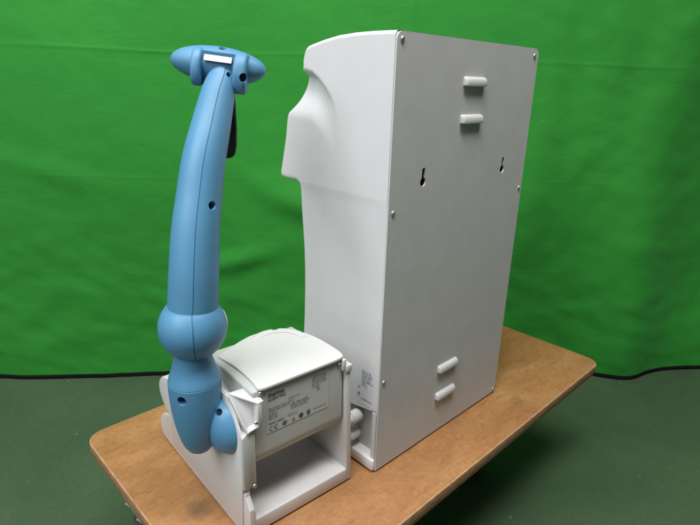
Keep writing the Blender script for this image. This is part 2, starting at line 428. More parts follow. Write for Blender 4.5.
# cover: outline of the side, (y, z), from the back top round the front to the bottom
prof = [(0, .5485), (.03, .5490), (.06, .5488), (.09, .5470), (.115, .5432), (.133, .5395), (.1440, .5370), (.1480, .5330), (.1508, .5270), (.1530, .5190), (.1520, .5140),
        (.1545, .5095), (.1572, .5050), (.1585, .4975), (.1620, .4860), (.1650, .4778), (.1690, .4705), (.1765, .4630), (.1835, .4575), (.1862, .4470), (.1895, .425), (.1955, .401), (.2010, .380),
        (.2016, .3745), (.1990, .3715), (.190, .3705), (.1655, .3705), (.160, .3680), (.1585, .360), (.1570, .335), (.1540, .305), (.1515, .278), (.1505, .250), (.1505, .219), (.1515, .18), (.153, .149), (.155, .12), (.157, .062)]
dense = []
for a, b in zip(prof, prof[1:]):
    L = sqrt((a[0]-b[0])**2 + (a[1]-b[1])**2); n = max(2, int(L / 0.0022))
    for k in range(n): dense.append((a[0] + (b[0]-a[0])*k/n, a[1] + (b[1]-a[1])*k/n))
dense.append(prof[-1])
for _ in range(1):                                                  # round the outline's corners a little
    dense = [dense[0]] + [((a[0]+2*b[0]+c[0])/4, (a[1]+2*b[1]+c[1])/4) for a, b, c in zip(dense, dense[1:], dense[2:])] + [dense[-1]]
nP = len(dense)
cum = [0.0]
for a, b in zip(dense, dense[1:]): cum.append(cum[-1] + sqrt((a[0]-b[0])**2 + (a[1]-b[1])**2))
itop = min(range(nP), key=lambda i: abs(dense[i][0]-.148) + abs(dense[i][1]-.5330))
back = []
for i, (y, z) in enumerate(dense):
    if i <= itop: zb = .505 - 1e-7 * i
    else:
        t = (cum[i] - cum[itop]) / (cum[-1] - cum[itop]); zb = None
    back.append(zb)
# below the top corner the back end of each row sits at its own height, eased so rows never cross
zs = [z for (y, z) in dense]
for i in range(itop + 1, nP):
    t = sstep(0.0, 1.0, (cum[i] - cum[itop]) / 0.09) if cum[i] - cum[itop] < 0.09 else 1.0
    zt = min(zs[i], .505); zt = zt if i < nP - 60 else zt
    back[i] = min(back[i-1] - 1e-5, zt)
bend = back[-1]
# cover's bottom edge slopes: 0.091 at the back, 0.062 far forward
for i in range(itop + 1, nP):
    if zs[i] < 0.16: back[i] = 0.091 + (back[i] - bend) * (0.16 - 0.091) / (0.16 - bend)
crease = [(.1465, .5080), (.134, .5055), (.122, .4985), (.110, .4890), (.100, .4795), (.092, .4690), (.086, .458)]
def crease_z(y):
    for a, b in zip(crease, crease[1:]):
        if b[0] <= y <= a[0]: return b[1] + (a[1]-b[1]) * (y-b[0]) / (a[0]-b[0])
    return crease[0][1] if y > crease[0][0] else crease[-1][1]
def side_inset(y, z, d):
    """how far the side stands in from the box's flat side; d = distance from the outline"""
    r = 0.0045
    x = r - sqrt(max(0, r*r - (r-d)**2)) if d < r else 0.0
    if y > 0.082:                                     # finger scoop under the top edge
        a = (crease_z(y) - z) * 0.82
        if a > -0.004:
            g = sstep(-0.0025, 0.0050, a) * (1 - sstep(0.010, 0.046, a))
            x += 0.0135 * g * sstep(0.084, 0.152, y)
    # two flat facets below the hood: a triangle leaning in, then the lower side
    f1, f2 = 0.034 * max(0.0, 0.371 - z), 0.0048 * max(0.0, 1 - y / 0.157)
    h_ = max(0.0, 1 - abs(f1 - f2) / 0.0004); x += min(f1, f2) - 0.0001 * h_ * h_
    if f1 > 0: x += 0.0004 * sstep(0.372, 0.358, z) * sstep(0.0, 0.03, y)
    x += 0.0015 * sstep(0.02, 0.1, y)
    return x
nS_ = 84
def segd(y, z, a, b):
    ay, az = b[0]-a[0], b[1]-a[1]; l2 = ay*ay + az*az
    t = max(0.0, min(1.0, ((y-a[0])*ay + (z-a[1])*az) / l2)) if l2 > 0 else 0.0
    return sqrt((y-a[0]-t*ay)**2 + (z-a[1]-t*az)**2)
bm = bmesh.new()
def side(sign):
    X = (lambda x: x) if sign < 0 else (lambda x: W - x)
    grid = []
    for i in range(nP):
        y1, z1 = dense[i]; y0, z0 = 0.0, back[i]
        row = []
        L = sqrt((y1-y0)**2 + (z1-z0)**2)
        for k in range(nS_ + 1):
            t = 1 - (1 - k / nS_) ** 1.5
            y, z = y0 + (y1-y0)*t, z0 + (z1-z0)*t
            row.append((y, z))
        grid.append(row)
    V = []
    for i in range(nP):
        rv = []
        for k in range(nS_ + 1):
            y, z = grid[i][k]
            # distance to outline, local search
            d = min(segd(y, z, dense[j], dense[j+1]) for j in range(max(0, i-26), min(nP-1, i+26))) if k > nS_ * 0.45 or i < itop + 8 or i < 12 else 1
            if k == nS_: d = 0
            rv.append(bm.verts.new((X(side_inset(y, z, d)), y, z)))
        V.append(rv)
    for i in range(nP - 1):
        for k in range(nS_):
            try: bm.faces.new((V[i][k], V[i][k+1], V[i+1][k+1], V[i+1][k]))
            except ValueError: pass
    return V
VL, VR = side(-1), side(1)
nX = 24
mid = []
for i in range(nP):
    a, b = VL[i][nS_], VR[i][nS_]; row = [a]
    for k in range(1, nX):
        t = k / nX; x = a.co.x + (b.co.x - a.co.x) * t
        bulge = 0.016 * (1 - (2*t-1)**2) * sstep(0.50, 0.42, dense[i][1])
        row.append(bm.verts.new((x, dense[i][0] + bulge, dense[i][1])))
    row.append(b); mid.append(row)
for i in range(nP - 1):
    for k in range(nX): bm.faces.new((mid[i][k], mid[i+1][k], mid[i+1][k+1], mid[i][k+1]))
bmesh.ops.remove_doubles(bm, verts=bm.verts[:], dist=1e-6)
for x0 in (0.0012, W-0.0142): add(bm, box_bm(x0, x0+.013, .0004, .0016, H-.0145, H-.0018))
cover = pdone(bm, 'cover', M_WHITE, smooth=50)

# back panel with keyholes, cut out of a flat curve
def poly_spline(cu, pts):
    sp = cu.splines.new('POLY'); sp.points.add(len(pts)-1); sp.use_cyclic_u = True
    for q_, p in zip(sp.points, pts): q_.co = (p[0], p[1], 0, 1)
def keyhole(cx, cz):
    pts = []
    R_, r_, zt = 0.0056, 0.0031, cz + 0.0098
    a0 = math.acos(r_/R_)
    for k in range(25):
        a = pi/2 + (pi/2 - a0) + (2*pi - 2*(pi/2 - a0)) * k/24
        pts.append((cx + R_*cos(a), cz - 0.0040 + R_*sin(a)))
    for k in range(9):
        a = 0 + pi * k/8; pts.append((cx + r_*cos(a), zt + r_*sin(a)))
    return pts
cu = bpy.data.curves.new('panel', 'CURVE'); cu.dimensions = '2D'; cu.fill_mode = 'BOTH'; cu.extrude = 0.0013
z_b = 0.0035
pp = []
for cx, cz, a0 in ((W-0.009, H-0.0095, 0), (0.009, H-0.0095, 90)):
    for k in range(9):
        a = radians(a0 + 90*k/8); pp.append((cx + 0.0085*cos(a), cz + 0.0085*sin(a)))
pp += [(0.0005, z_b), (W-0.0005, z_b)]
poly_spline(cu, pp); poly_spline(cu, keyhole(0.0595, 0.3915)); poly_spline(cu, keyhole(0.236, 0.3915))
tmp = bpy.data.objects.new('panel', cu); COL.objects.link(tmp)
me = bpy.data.meshes.new_from_object(tmp.evaluated_get(bpy.context.evaluated_depsgraph_get()))
bpy.data.objects.remove(tmp)
me.transform(Matrix.Translation((0, -0.0008, 0)) @ Matrix.Rotation(pi/2, 4, 'X'))
bm = bmesh.new(); bm.from_mesh(me); bmesh.ops.remove_doubles(bm, verts=bm.verts[:], dist=1e-6)
# narrow return flanges of the sheet along both upright edges
add(bm, box_bm(0.0005, 0.0019, -0.0003, 0.0075, z_b, 0.0905)); add(bm, box_bm(W-0.0019, W-0.0005, -0.0003, 0.0075, z_b, 0.0905))
panel = pdone(bm, 'back_panel', M_PANEL, smooth=30)

for zc in (0.5015, 0.4575, 0.1105, 0.0655):                 # four pressed louvres
    b = bmesh.new(); xa, xb = 0.1235, 0.1685; secs = []
    base = [(-.0018, .0058), (-.0045, .0052), (-.0068, .0038), (-.0080, .0014), (-.0084, -.0032), (-.0080, -.0048), (-.0068, -.0053), (-.0018, -.0053)]
    for x, k in ((xa, 0), (xa+.0003, .5), (xa+.0010, .80), (xa+.0022, .95), (xa+.0040, 1), (xb-.0040, 1), (xb-.0022, .95), (xb-.0010, .80), (xb-.0003, .5), (xb, 0)):
        secs.append([b.verts.new((x, -.0018 + (y + .0018)*k, zc + z*(.72 + .28*k))) for y, z in base])
    for A_, B_ in zip(secs, secs[1:]):
        for q_ in range(len(base)-1): b.faces.new((A_[q_], A_[q_+1], B_[q_+1], B_[q_]))
    bmesh.ops.remove_doubles(b, verts=b.verts[:], dist=1e-5)
    pdone(b, 'louvre', M_LOUV, smooth=50)

def screw_bm(r=0.0030, h=0.0022):
    b = lathe_bm([(0.0, h*0.35), (r*0.25, h*0.4), (r*0.38, h), (r*0.7, h*0.85), (r, h*0.3), (r, 0)], 20)
    return b
for x, z in ((0.0085, 0.5405), (0.2865, 0.5385), (0.0085, 0.357), (0.2905, 0.3555), (0.0085, 0.1365), (0.2915, 0.0095)):
    b = screw_bm(); b.transform(Matrix.Translation((x, -0.0021, z)) @ Matrix.Rotation(pi/2, 4, 'X'))
    pdone(b, 'screw', M_STEEL, smooth=40)

# lower chassis, foot plate, feet
b = box_bm(0.0125, W-0.0125, 0.001, 0.135, 0.0180, 0.150, 0.001, 1); pdone(b, 'chassis', M_GREYP, smooth=35)
b = prism_bm([(-0.0035, 0.0002), (W+0.0035, 0.0002), (W+0.0035, 0.150), (-0.0035, 0.150)], 'z', 0.0035, 0.0195, 0.0015, 2)
pdone(b, 'base_plate', M_WHITE, smooth=35)
for x in (0.02, W-0.02):
    for y in (0.02, 0.13):
        b = lathe_bm([(0, 0.0), (0.009, 0.0), (0.0095, 0.004), (0, 0.004)], 24, Matrix.Translation((x, y, 0))); pdone(b, 'foot', M_DARK, smooth=40)
for y, z, r in ((0.0400, 0.0680, 0.0090), (0.0440, 0.0385, 0.0090)):
    pr = [(0, 0), (r*0.75, 0), (r*0.75, 0.004), (r, 0.005), (r, 0.020), (r*0.82, 0.021), (r*0.82, 0.030), (r*0.55, 0.031), (r*0.5, 0.012), (0, 0.012)]
    b = lathe_bm(pr, 28, Matrix.Translation((0.0125, y, z)) @ Matrix.Rotation(-pi/2, 4, 'Y')); pdone(b, 'hose_fitting', M_WHITE, smooth=40)

# rating label low on the side: film and tiny print
def sheet(bm, o, ex, ey, x0, x1, y0, y1, off=0.0):
    n = ex.cross(ey); P = lambda a, c: o + ex*a + ey*c + n*off
    vs = [bm.verts.new(P(a, c)) for a, c in ((x0, y0), (x1, y0), (x1, y1), (x0, y1))]; bm.faces.new(vs)
def fake_line(bm, o, ex, ey, x, y, w, h, off, rnd):
    """a row of small print as separate word-sized marks with ragged strokes"""
    cx = x
    while cx < x + w:
        ww = rnd.uniform(2.2, 7) * h * 0.62
        e = min(cx + ww, x + w); c2 = cx
        while c2 < e:
            k = rnd.uniform(0.22, 0.42) * h
            hh = h * rnd.choice((0.62, 0.62, 0.7, 1.0)); sheet(bm, o, ex, ey, c2, min(c2 + k, e), y, y + hh, off)
            c2 += k + 0.13 * h
        cx = e + 0.5 * h
rnd = random.Random(3)
ex, ey = Vector((0, -1, 0)), Vector((0, 0, 1)); o = Vector((-0.0004, 0.0400, 0.0885))
def side_x(y, z): return side_inset(y, z, 1)
bm = bmesh.new()
ny, nz_ = 10, 10; vv = []
for j in range(nz_+1):
    row = []
    for i in range(ny+1):
        y = 0.0405 - 0.0375*i/ny; zb_ = 0.0925 - 0.16*y*0; z = 0.0935 - 0.0 + (0.1450-0.0935)*j/nz_ - 0.10*y*(1-j/nz_)
        row.append(bm.verts.new((side_x(y, z) - 0.0004, y, z)))
    vv.append(row)
for j in range(nz_):
    for i in range(ny): bm.faces.new((vv[j][i], vv[j][i+1], vv[j+1][i+1], vv[j+1][i]))
lab_bm = bm
bm = bmesh.new(); o = Vector((0, 0.0405, 0.0))
for k in range(7): fake_line(bm, o, ex, ey, 0.008, 0.1395 - k*0.0034, rnd.uniform(.015, .021) if k < 5 else .010, 0.0021, 0, rnd)
fake_line(bm, o, ex, ey, 0.008, 0.0985, 0.020, 0.0020, 0, rnd)
for (a, c, s_) in ((0.0025, 0.1135, 0.0028), (0.002, 0.1025, 0.004)): sheet(bm, o, ex, ey, a, a+s_, c, c+s_)
bmesh.ops.subdivide_edges(bm, edges=bm.edges[:], cuts=0)
for v in bm.verts: v.co.x = side_x(v.co.y, v.co.z) - 0.0008
for f in bm.faces: f.material_index = 1
add(lab_bm, bm); pdone(lab_bm, 'rating_label', [M_LAB2, M_INKL], PUR, None, False)

# ------------------------------------------------------------------ dispenser
OD = Vector((-.188, .0205, 0)); AD = -0.06
DIS = empty('dispenser', 'white dispenser base with printed grey label and curved blue arm with oval head', 'dispenser', OD, AD)
def ddone(bm, name, mat, parent=DIS, smooth=35, recalc=True): return done(bm, name, mat, parent, smooth, recalc)

# left side panel: foot, pillar, rounded rear and the round ear
outl = [(.008, .003), (.0075, .040), (.010, .0655), (.0015, .0690), (.0, .075), (.0, .1395), (.0185, .1480), (.0220, .1600), (.060, .1610), (.110, .1590), (.135, .150), (.160, .135), (.185, .1165), (.207, .1130)]
outl += [(.220, .1085), (.230, .1000), (.2355, .090), (.2355, .079), (.231, .070), (.222, .0625), (.206, .0555), (.218, .050), (.232, .043), (.2405, .033), (.244, .022), (.242, .011), (.236, .004), (.228, .003)]
ddone(prism_bm(outl, 'x', 0.0, 0.0125, 0.0016, 3), 'side_panel', M_BASEW)
skin = [(.006, .010), (.0020, .080), (.0004, .1385), (.0240, .1760), (.060, .1755), (.092, .1720), (.130, .156), (.160, .133), (.185, .1140), (.200, .10), (.200, .010)]
ddone(prism_bm(skin, 'x', -.0007, .0022, .0006, 2), 'side_skin', M_BASEW)
# pillar flange in front of the left side panel, its foot
b = prism_bm([(-.0005, .0700), (.0115, .0700), (.0150, .0745), (.0150, .1450), (.0052, .1420), (-.0005, .1380)], 'y', -.0020, .0105, 0.0012, 2); ddone(b, 'pillar', M_GREYP)  # white base; grey here puts the front's shade into the colour
b = bmesh.new()
sec = [(-.0002, .0635), (-.0002, .0600), (-.009, .0470), (-.009, .0030), (.009, .0030), (.009, .0635)]
add(b, prism_bm(sec, 'x', .0010, .0075, 0.0008, 2)); add(b, box_bm(.0075, .0105, -.006, .012, .003, .040, .0006, 1))
ddone(b, 'front_foot', M_BASEW)
# bracket (wing) at the top of the pillar
def hull(pts, bev=0.0, seg=2):
    b = bmesh.new()
    for p in pts: b.verts.new(p)
    r = bmesh.ops.convex_hull(b, input=b.verts[:]); bmesh.ops.delete(b, geom=[v for v in b.verts if not v.link_faces], context='VERTS')
    bmesh.ops.dissolve_limit(b, angle_limit=radians(2), verts=b.verts[:], edges=b.edges[:])
    if bev: bevel(b, bev, seg, 20)
    return b
b = bmesh.new()
add(b, hull([(-.0020, .0235, .1800), (-.0020, .0235, .1825), (.0225, .0245, .1805), (.0255, .0220, .1795), (.0255, -.0040, .1745), (.0225, -.0045, .1735), (.0185, -.0045, .1740), (.0185, -.0045, .1760), (.0255, -.0040, .1765), (.0215, .0245, .1780)], .0008, 2))   # ledge
add(b, hull([(-.0020, .0230, .1815), (-.0005, .0225, .1815), (.0050, -.0045, .1440), (.0068, -.0045, .1440), (.0040, .012, .1440), (-.0004, .0245, .1720)], .0005, 2))                            # slanting rim
add(b, hull([(.0178, -.0045, .1745), (.0232, -.0045, .1745), (.0232, -.0045, .1560), (.0205, -.0045, .1480), (.0178, -.0045, .1470), (.0178, .012, .1745), (.0232, .012, .1745), (.0232, .012, .156), (.0178, .012, .147)], .0008, 2))   # upright strip
add(b, hull([(.0050, -.0045, .1435), (.0185, -.0045, .1462), (.0185, -.0045, .1480), (.0060, -.0045, .1460), (.0050, .01, .1435), (.0185, .01, .1462), (.0185, .01, .1480), (.0060, .01, .1460)], .0004, 1))
add(b, hull([(-.0004, .0200, .1795), (.0190, .0080, .1765), (.0190, .0020, .1460), (.0055, .0020, .1445), (.0010, .0225, .1780), (.0190, .0220, .1765), (.0190, .0200, .1460), (.0055, .020, .1445)], 0))            # set-back face
ddone(b, 'bracket', M_BASEW, smooth=30)

# right side panel
outr = [(.0, .003), (.0, .1660), (.006, .1695), (.07, .1700), (.12, .155), (.2, .10), (.228, .04), (.232, .01), (.228, .003)]
b = prism_bm(outr, 'x', .1490, .1570, .0012, 2)
for v in b.verts: v.co.x -= .0065 * v.co.z / .17
ddone(b, 'side_panel', M_BASEW)
b = bmesh.new(); add(b, box_bm(.1410, .1512, -.0020, .0100, .1665, .1752, .0008, 2)); add(b, box_bm(.1370, .1418, -.0015, .010, .1700, .1845, .0008, 2))
ddone(b, 'bracket', M_BASEW)

# tray between the panels
ddone(prism_bm([(.0, .003), (.0, .0205), (.0012, .0218), (.195, .0210), (.195, .003)], 'x', .0130, .1485, .0009, 2), 'tray', M_BASEW)
b = prism_bm([(.150, .0215), (.150, .150), (.158, .150), (.158, .0215)], 'x', .0128, .1488, .0008, 1); ddone(b, 'rear_wall', M_GREYP)

# housing with the label: front face turning under at its lower edge
sec = [(.0035, .1852), (.0035, .1070)]
for k in range(1, 13):
    a = radians(76*k/12); sec.append((.0035 + .023*(1-cos(a)), .1070 - .023*sin(a)))
sec += [(.060, .0790), (.110, .0760), (.112, .1852)]
ddone(prism_bm(sec, 'x', .0165, .1410, .0022, 3, 45), 'housing', M_GREYP)
# trough left of the lid
b = bmesh.new(); S = []
tr = [(-.0003, .1560), (-.0003, .1735), (.0012, .1765), (.0034, .1768), (.0058, .1745), (.0086, .1690), (.0120, .1640), (.0158, .1622), (.0195, .1638), (.0225, .1690), (.0240, .1770), (.0246, .1862)]
LE = [(.004, .0228), (.012, .0243), (.028, .0260), (.045, .0266), (.062, .0260), (.080, .0238), (.0915, .0226), (.13, .0226)]
def lid_edge(v):
    for (a0, u0), (a1, u1) in zip(LE, LE[1:]):
        if a0 <= v <= a1: return u0 + (u1-u0)*(v-a0)/(a1-a0)
    return LE[-1][1]
for v in [.0215 + .0925*i/24 for i in range(25)]:
    dz = -0.02 * sstep(.085, .12, v); sc = 1 - 0.6 * sstep(.050, .092, v)
    ue = lid_edge(v) - .0246
    S.append([b.verts.new((u + ue*sstep(.012, .0246, u), v, .1862 - (.1862 - z)*sc + dz*(1 - i/11))) for i, (u, z) in enumerate(tr)])
for A_, B_ in zip(S, S[1:]):
    for i in range(len(tr)-1): b.faces.new((A_[i], A_[i+1], B_[i+1], B_[i]))
for row in (S[0],):
    lo = [b.verts.new((u, .0215, .146)) for u in (tr[-1][0], tr[0][0])]; b.faces.new(list(row) + lo)
ddone(b, 'trough', M_BASEW, smooth=50)

# lid: a shallow domed plate with a round rear
lid = [(.0215, -.0005), (.0600, -.0007), (.1000, -.0007), (.1390, -.0005), (.1432, .010), (.1444, .025), (.1446, .042), (.1438, .060), (.1405, .078), (.1340, .092), (.124, .103), (.110, .1115), (.094, .1155), (.078, .1150), (.060, .1090), (.044, .1020), (.030, .0965), (.0225, .0915), (.0240, .080), (.0262, .062), (.0268, .045), (.0262, .028), (.0245, .012)]
lp = []
for i, a in enumerate(lid):
    b_ = lid[(i+1) % len(lid)]
    for k in range(5): lp.append((a[0] + (b_[0]-a[0])*k/5, a[1] + (b_[1]-a[1])*k/5))
for _ in range(3): lp = [((lp[i-1][0]+2*p[0]+lp[(i+1) % len(lp)][0])/4, (lp[i-1][1]+2*p[1]+lp[(i+1) % len(lp)][1])/4) for i, p in enumerate(lp)]
cc = (0.085, 0.052); b = bmesh.new(); rings = []
for q_ in (1.0, 0.994, 0.985, 0.96, 0.9, 0.8, 0.65, 0.5, 0.35, 0.2, 0.08):
    edge = 0.0016 * (1 - sqrt(max(0, 1 - ((max(q_, 0.985) - 0.985) / 0.015) ** 2)))
    rings.append([b.verts.new((cc[0] + (p[0]-cc[0])*q_, cc[1] + (p[1]-cc[1])*q_, .1886 + 0.0014*(1 - q_*q_) - edge)) for p in lp])
bot = [b.verts.new((cc[0] + (p[0]-cc[0])*0.997, cc[1] + (p[1]-cc[1])*0.997, .1856)) for p in lp]
bo2 = [b.verts.new((cc[0] + (p[0]-cc[0])*0.95, cc[1] + (p[1]-cc[1])*0.95, .1856)) for p in lp]
seq = [bo2, bot] + rings
for A_, B_ in zip(seq, seq[1:]):
    for i in range(len(lp)): b.faces.new((A_[i], A_[(i+1) % len(lp)], B_[(i+1) % len(lp)], B_[i]))
b.faces.new(rings[-1]); b.faces.new(bo2[::-1])
ddone(b, 'lid', M_BASEW, smooth=40)
# low raised collar at the rear of the lid with its notch
b = bmesh.new(); A1, A2, A3, A4 = [], [], [], []
for k in range(41):
    t = k/40; a = radians(-8 + 150*t); cx, cy = .098, .074
    h = 0.0014 * sstep(0, .22, t) * sstep(1, .75, t)
    if .46 < t < .53: h *= 0.05
    A1.append(b.verts.new((cx + .029*cos(a), cy + .029*sin(a), .1894))); A2.append(b.verts.new((cx + .0365*cos(a), cy + .0365*sin(a), .1893 + h)))
    A3.append(b.verts.new((cx + .039*cos(a), cy + .0395*sin(a), .1885 + h))); A4.append(b.verts.new((cx + .0415*cos(a), cy + .0405*sin(a), .1876)))
for P_, Q_ in ((A1, A2), (A2, A3), (A3, A4)):
    for i in range(40): b.faces.new((P_[i], P_[i+1], Q_[i+1], Q_[i]))
ddone(b, 'lid_collar', M_BASEW, smooth=60)

for (u, v, z) in ((.0255, .0030, .1815), (.1340, .0030, .1785), (.0165, -.0022, .1520), (.0120, -.0022, .0720)):
    b = screw_bm(0.0026, 0.0022); b.transform(Matrix.Translation((u, v, z)) @ Matrix.Rotation(pi/2, 4, 'X')); ddone(b, 'screw', M_STEEL, smooth=40)

# label on the housing and its print
def plane_M(u, z, v, rot=0): return Matrix.Translation((u, v, z)) @ Matrix.Rotation(pi/2, 4, 'X')
b = bmesh.new(); ex, ey = Vector((1, 0, 0)), Vector((0, 0, 1)); o = Vector((0, .0030, 0))
sheet(b, o, ex, ey, .0325, .1185, .1265, .1800); 
lab_bm = b
b = bmesh.new(); fv = .0026
add(b, text_bm('thermo', .0072, plane_M(.0345, .1722, fv), bold=.00022)); add(b, text_bm('SCIENTIFIC', .0047, plane_M(.0347, .1673, fv), bold=.00012))
add(b, text_bm('Power supply:', .0036, plane_M(.0350, .1375, fv), bold=.00006))
o = Vector((0, fv, 0))
# CE mark: two open arcs
def arc(bm, cx, cz, r, w, a0, a1, n=14):
    pr = None
    for k in range(n+1):
        a = radians(a0 + (a1-a0)*k/n)
        cur = (bm.verts.new((cx + (r-w)*cos(a), fv, cz + (r-w)*sin(a))), bm.verts.new((cx + r*cos(a), fv, cz + r*sin(a))))
        if pr: bm.faces.new((pr[0], pr[1], cur[1], cur[0]))
        pr = cur
arc(b, .0390, .1317, .0030, .00075, 60, 300); arc(b, .0452, .1317, .0030, .00075, 60, 300); sheet(b, o, ex, ey, .0426, .0448, .1314, .1320)
# round mark, warning triangle, filled round mark, crossed bin
arc(b, .0560, .1317, .0030, .0009, 0, 360, 24); sheet(b, o, ex, ey, .0545, .0572, .1308, .1326)
T = [(.0655, .1290), (.0705, .1290), (.0680, .1337)]
for i in range(3):
    a_, c_ = Vector(T[i]), Vector(T[(i+1) % 3]); m_ = (Vector(T[0])+Vector(T[1])+Vector(T[2]))/3
    ai, ci = m_ + (a_-m_)*.66, m_ + (c_-m_)*.66
    b.faces.new([b.verts.new((p.x, fv, p.y)) for p in (a_, c_, ci, ai)])
sheet(b, o, ex, ey, .0678, .0682, .1302, .1322)
arc(b, .0785, .1320, .0031, .0030, 0, 360, 24)
sheet(b, o, ex, ey, .0868, .0912, .1300, .1340); sheet(b, o, ex, ey, .0862, .0918, .1344, .1350); sheet(b, o, ex, ey, .0868, .0912, .1286, .1293)
for f in b.faces: f.material_index = 1
add(lab_bm, b)
b = bmesh.new(); rnd = random.Random(11)
add(b, text_bm('50/60 Hz', .0036, plane_M(.0600, .1380, fv)))
def ln(x, z, w, h): fake_line(b, o, ex, ey, x, z, w, h, 0, rnd)
ln(.0350, .1565, .034, .0020); ln(.0350, .1535, .027, .0020); ln(.0350, .1500, .012, .0018); ln(.0350, .1470, .012, .0018); ln(.0350, .1440, .013, .0018)
ln(.0640, .1520, .024, .0020); ln(.0640, .1490, .026, .0020); ln(.0655, .1460, .022, .0018)
ln(.0610, .1605, .016, .0016)
ln(.0950, .1745, .021, .0018); ln(.0940, .1715, .022, .0020); ln(.0940, .1685, .020, .0020); ln(.0940, .1655, .022, .0020); ln(.0940, .1620, .012, .0018); ln(.1000, .1590, .006, .0020); ln(.1010, .1562, .005, .0018)
ln(.0960, .1320, .019, .0018)
for f in b.faces: f.material_index = 2
add(lab_bm, b); ddone(lab_bm, 'rating_label', [M_LABEL, M_INK, M_INKL], DIS, None, False)

# ---- blue arm
CAML = Vector((-.2229, -.4224, .4951)); RIGHT = Vector((.7606, -.6486, .0271)).normalized()
path = [(-.0200, .055, .2600), (-.0195, .055, .269), (-.018, .055, .282), (-.015, .056, .308), (-.011, .059, .333), (-.006, .063, .357), (.001, .068, .381), (.0125, .0755, .419), (.0262, .0842, .450), (.0408, .0937, .481), (.0492, .0983, .496), (.0545, .1013, .5065)]
rad = [.0250, .0252, .0252, .0247, .0241, .0233, .0225, .0213, .0195, .0170, .0152, .0138]
n_ = 6; pc = catmull(path, n_); rc = [v.x for v in catmull([(r, 0, 0) for r in rad], n_)]
# rounded tip
tdir = (pc[-1] - pc[-2]).normalized()
for k in range(1, 8):
    a = pi/2 * k/7; pc.append(Vector(path[-1]) + tdir * 0.0055 * sin(a)); rc.append(max(0.0004, rad[-1] * (0.62 + 0.38*cos(a)) if k < 7 else 0.0004))
tan = [(pc[min(i+1, len(pc)-1)] - pc[max(i-1, 0)]).normalized() for i in range(len(pc))]
def ring_dirs(i):
    f = (CAML - pc[i]); t = tan[i]; f = (f - t*f.dot(t)).normalized(); return f, t.cross(f)
angs = []
hw = 0.017
for k in range(48):
    a = 2*pi*k/48
    if k == 0: angs += [-hw*1.7, -hw, hw, hw*1.7]
    elif k == 24: angs += [pi-hw*1.7, pi-hw, pi+hw, pi+hw*1.7]
    else: angs.append(a)
angs.sort()
def seam(a):
    x = min(abs(a), abs(abs(a)-pi)) if a < pi + 1 else abs(a - pi)
    return x <= hw*1.01
def tube(bm, pc, rc, groove=0.0006):
    prev = None
    for i in range(len(pc)):
        f, s_ = ring_dirs(i) if len(pc) > 20 else (None, None)
        cur = []
        for a in angs:
            r = rc[i] - (groove if seam(a) and rc[i] > .005 else 0)
            cur.append(bm.verts.new(pc[i] + f*(r*cos(a)) + s_*(r*sin(a))))
        if prev:
            for k in range(len(angs)):
                fc = bm.faces.new((prev[k], prev[(k+1) % len(angs)], cur[(k+1) % len(angs)], cur[k]))
                if seam(angs[k]) and seam(angs[(k+1) % len(angs)]): fc.material_index = 1
        prev = cur
    bm.verts.ensure_lookup_table(); bm.faces.new(prev)
    bm.faces.new(bm.verts[:len(angs)][::-1])
b = bmesh.new(); tube(b, pc, rc)
arm = ddone(b, 'arm', [M_BLUE, M_SEAM], smooth=40)

def recess(center_local, outward, r, name, parent, depth=None, out=0.004):
    """a real counterbored hole with a dark screw at its bottom"""
    depth = depth or r * 1.5
    Mx = frame(center_local, (0, 0, 1), outward)
    c = done(lathe_bm([(0, -depth), (r, -depth), (r*1.02, -0.0002), (r*1.06, 0.0), (r*1.06, out), (0, out)], 28, Mx), 'cutter', None, DIS, None)
    md = parent.modifiers.new('hole', 'BOOLEAN'); md.operation = 'DIFFERENCE'; md.object = c; md.solver = 'FAST' if parent.name.startswith('arm_mount') else 'EXACT'
    bpy.context.view_layer.update()
    me = bpy.data.meshes.new_from_object(parent.evaluated_get(bpy.context.evaluated_depsgraph_get()))
    parent.modifiers.clear(); old = parent.data; parent.data = me; bpy.data.meshes.remove(old)
    me.set_sharp_from_angle(angle=radians(40)); me.polygons.foreach_set('use_smooth', [True] * len(me.polygons))
    bpy.data.objects.remove(c)
    b = lathe_bm([(r*0.97, -depth + .0003), (r*0.70, -depth + .0006), (r*0.68, -depth + r*.35), (r*0.34, -depth + r*.45), (r*0.30, -depth + .0006), (0, -depth + .0006)], 24, Mx)
    ddone(b, name, M_HOLE, parent, 50)

def on_tube(i, ang):
    f, s_ = ring_dirs(i); d = f*cos(ang) + s_*sin(ang); return pc[i] + d*rc[i], d
# which way is image right round the tube
f0, s0 = ring_dirs(20); sg = 1 if s0.dot(RIGHT) > 0 else -1
for z_target, ang in ((.3785, 0.62), (.4965, 0.30)):
    i = min(range(len(pc)), key=lambda k: abs(pc[k].z - z_target)); pt, d = on_tube(i, sg*ang)
    recess(pt - d*0.0004, (d + RIGHT*.25).normalized(), .0042 if z_target < .4 else .0026, 'screw', arm)

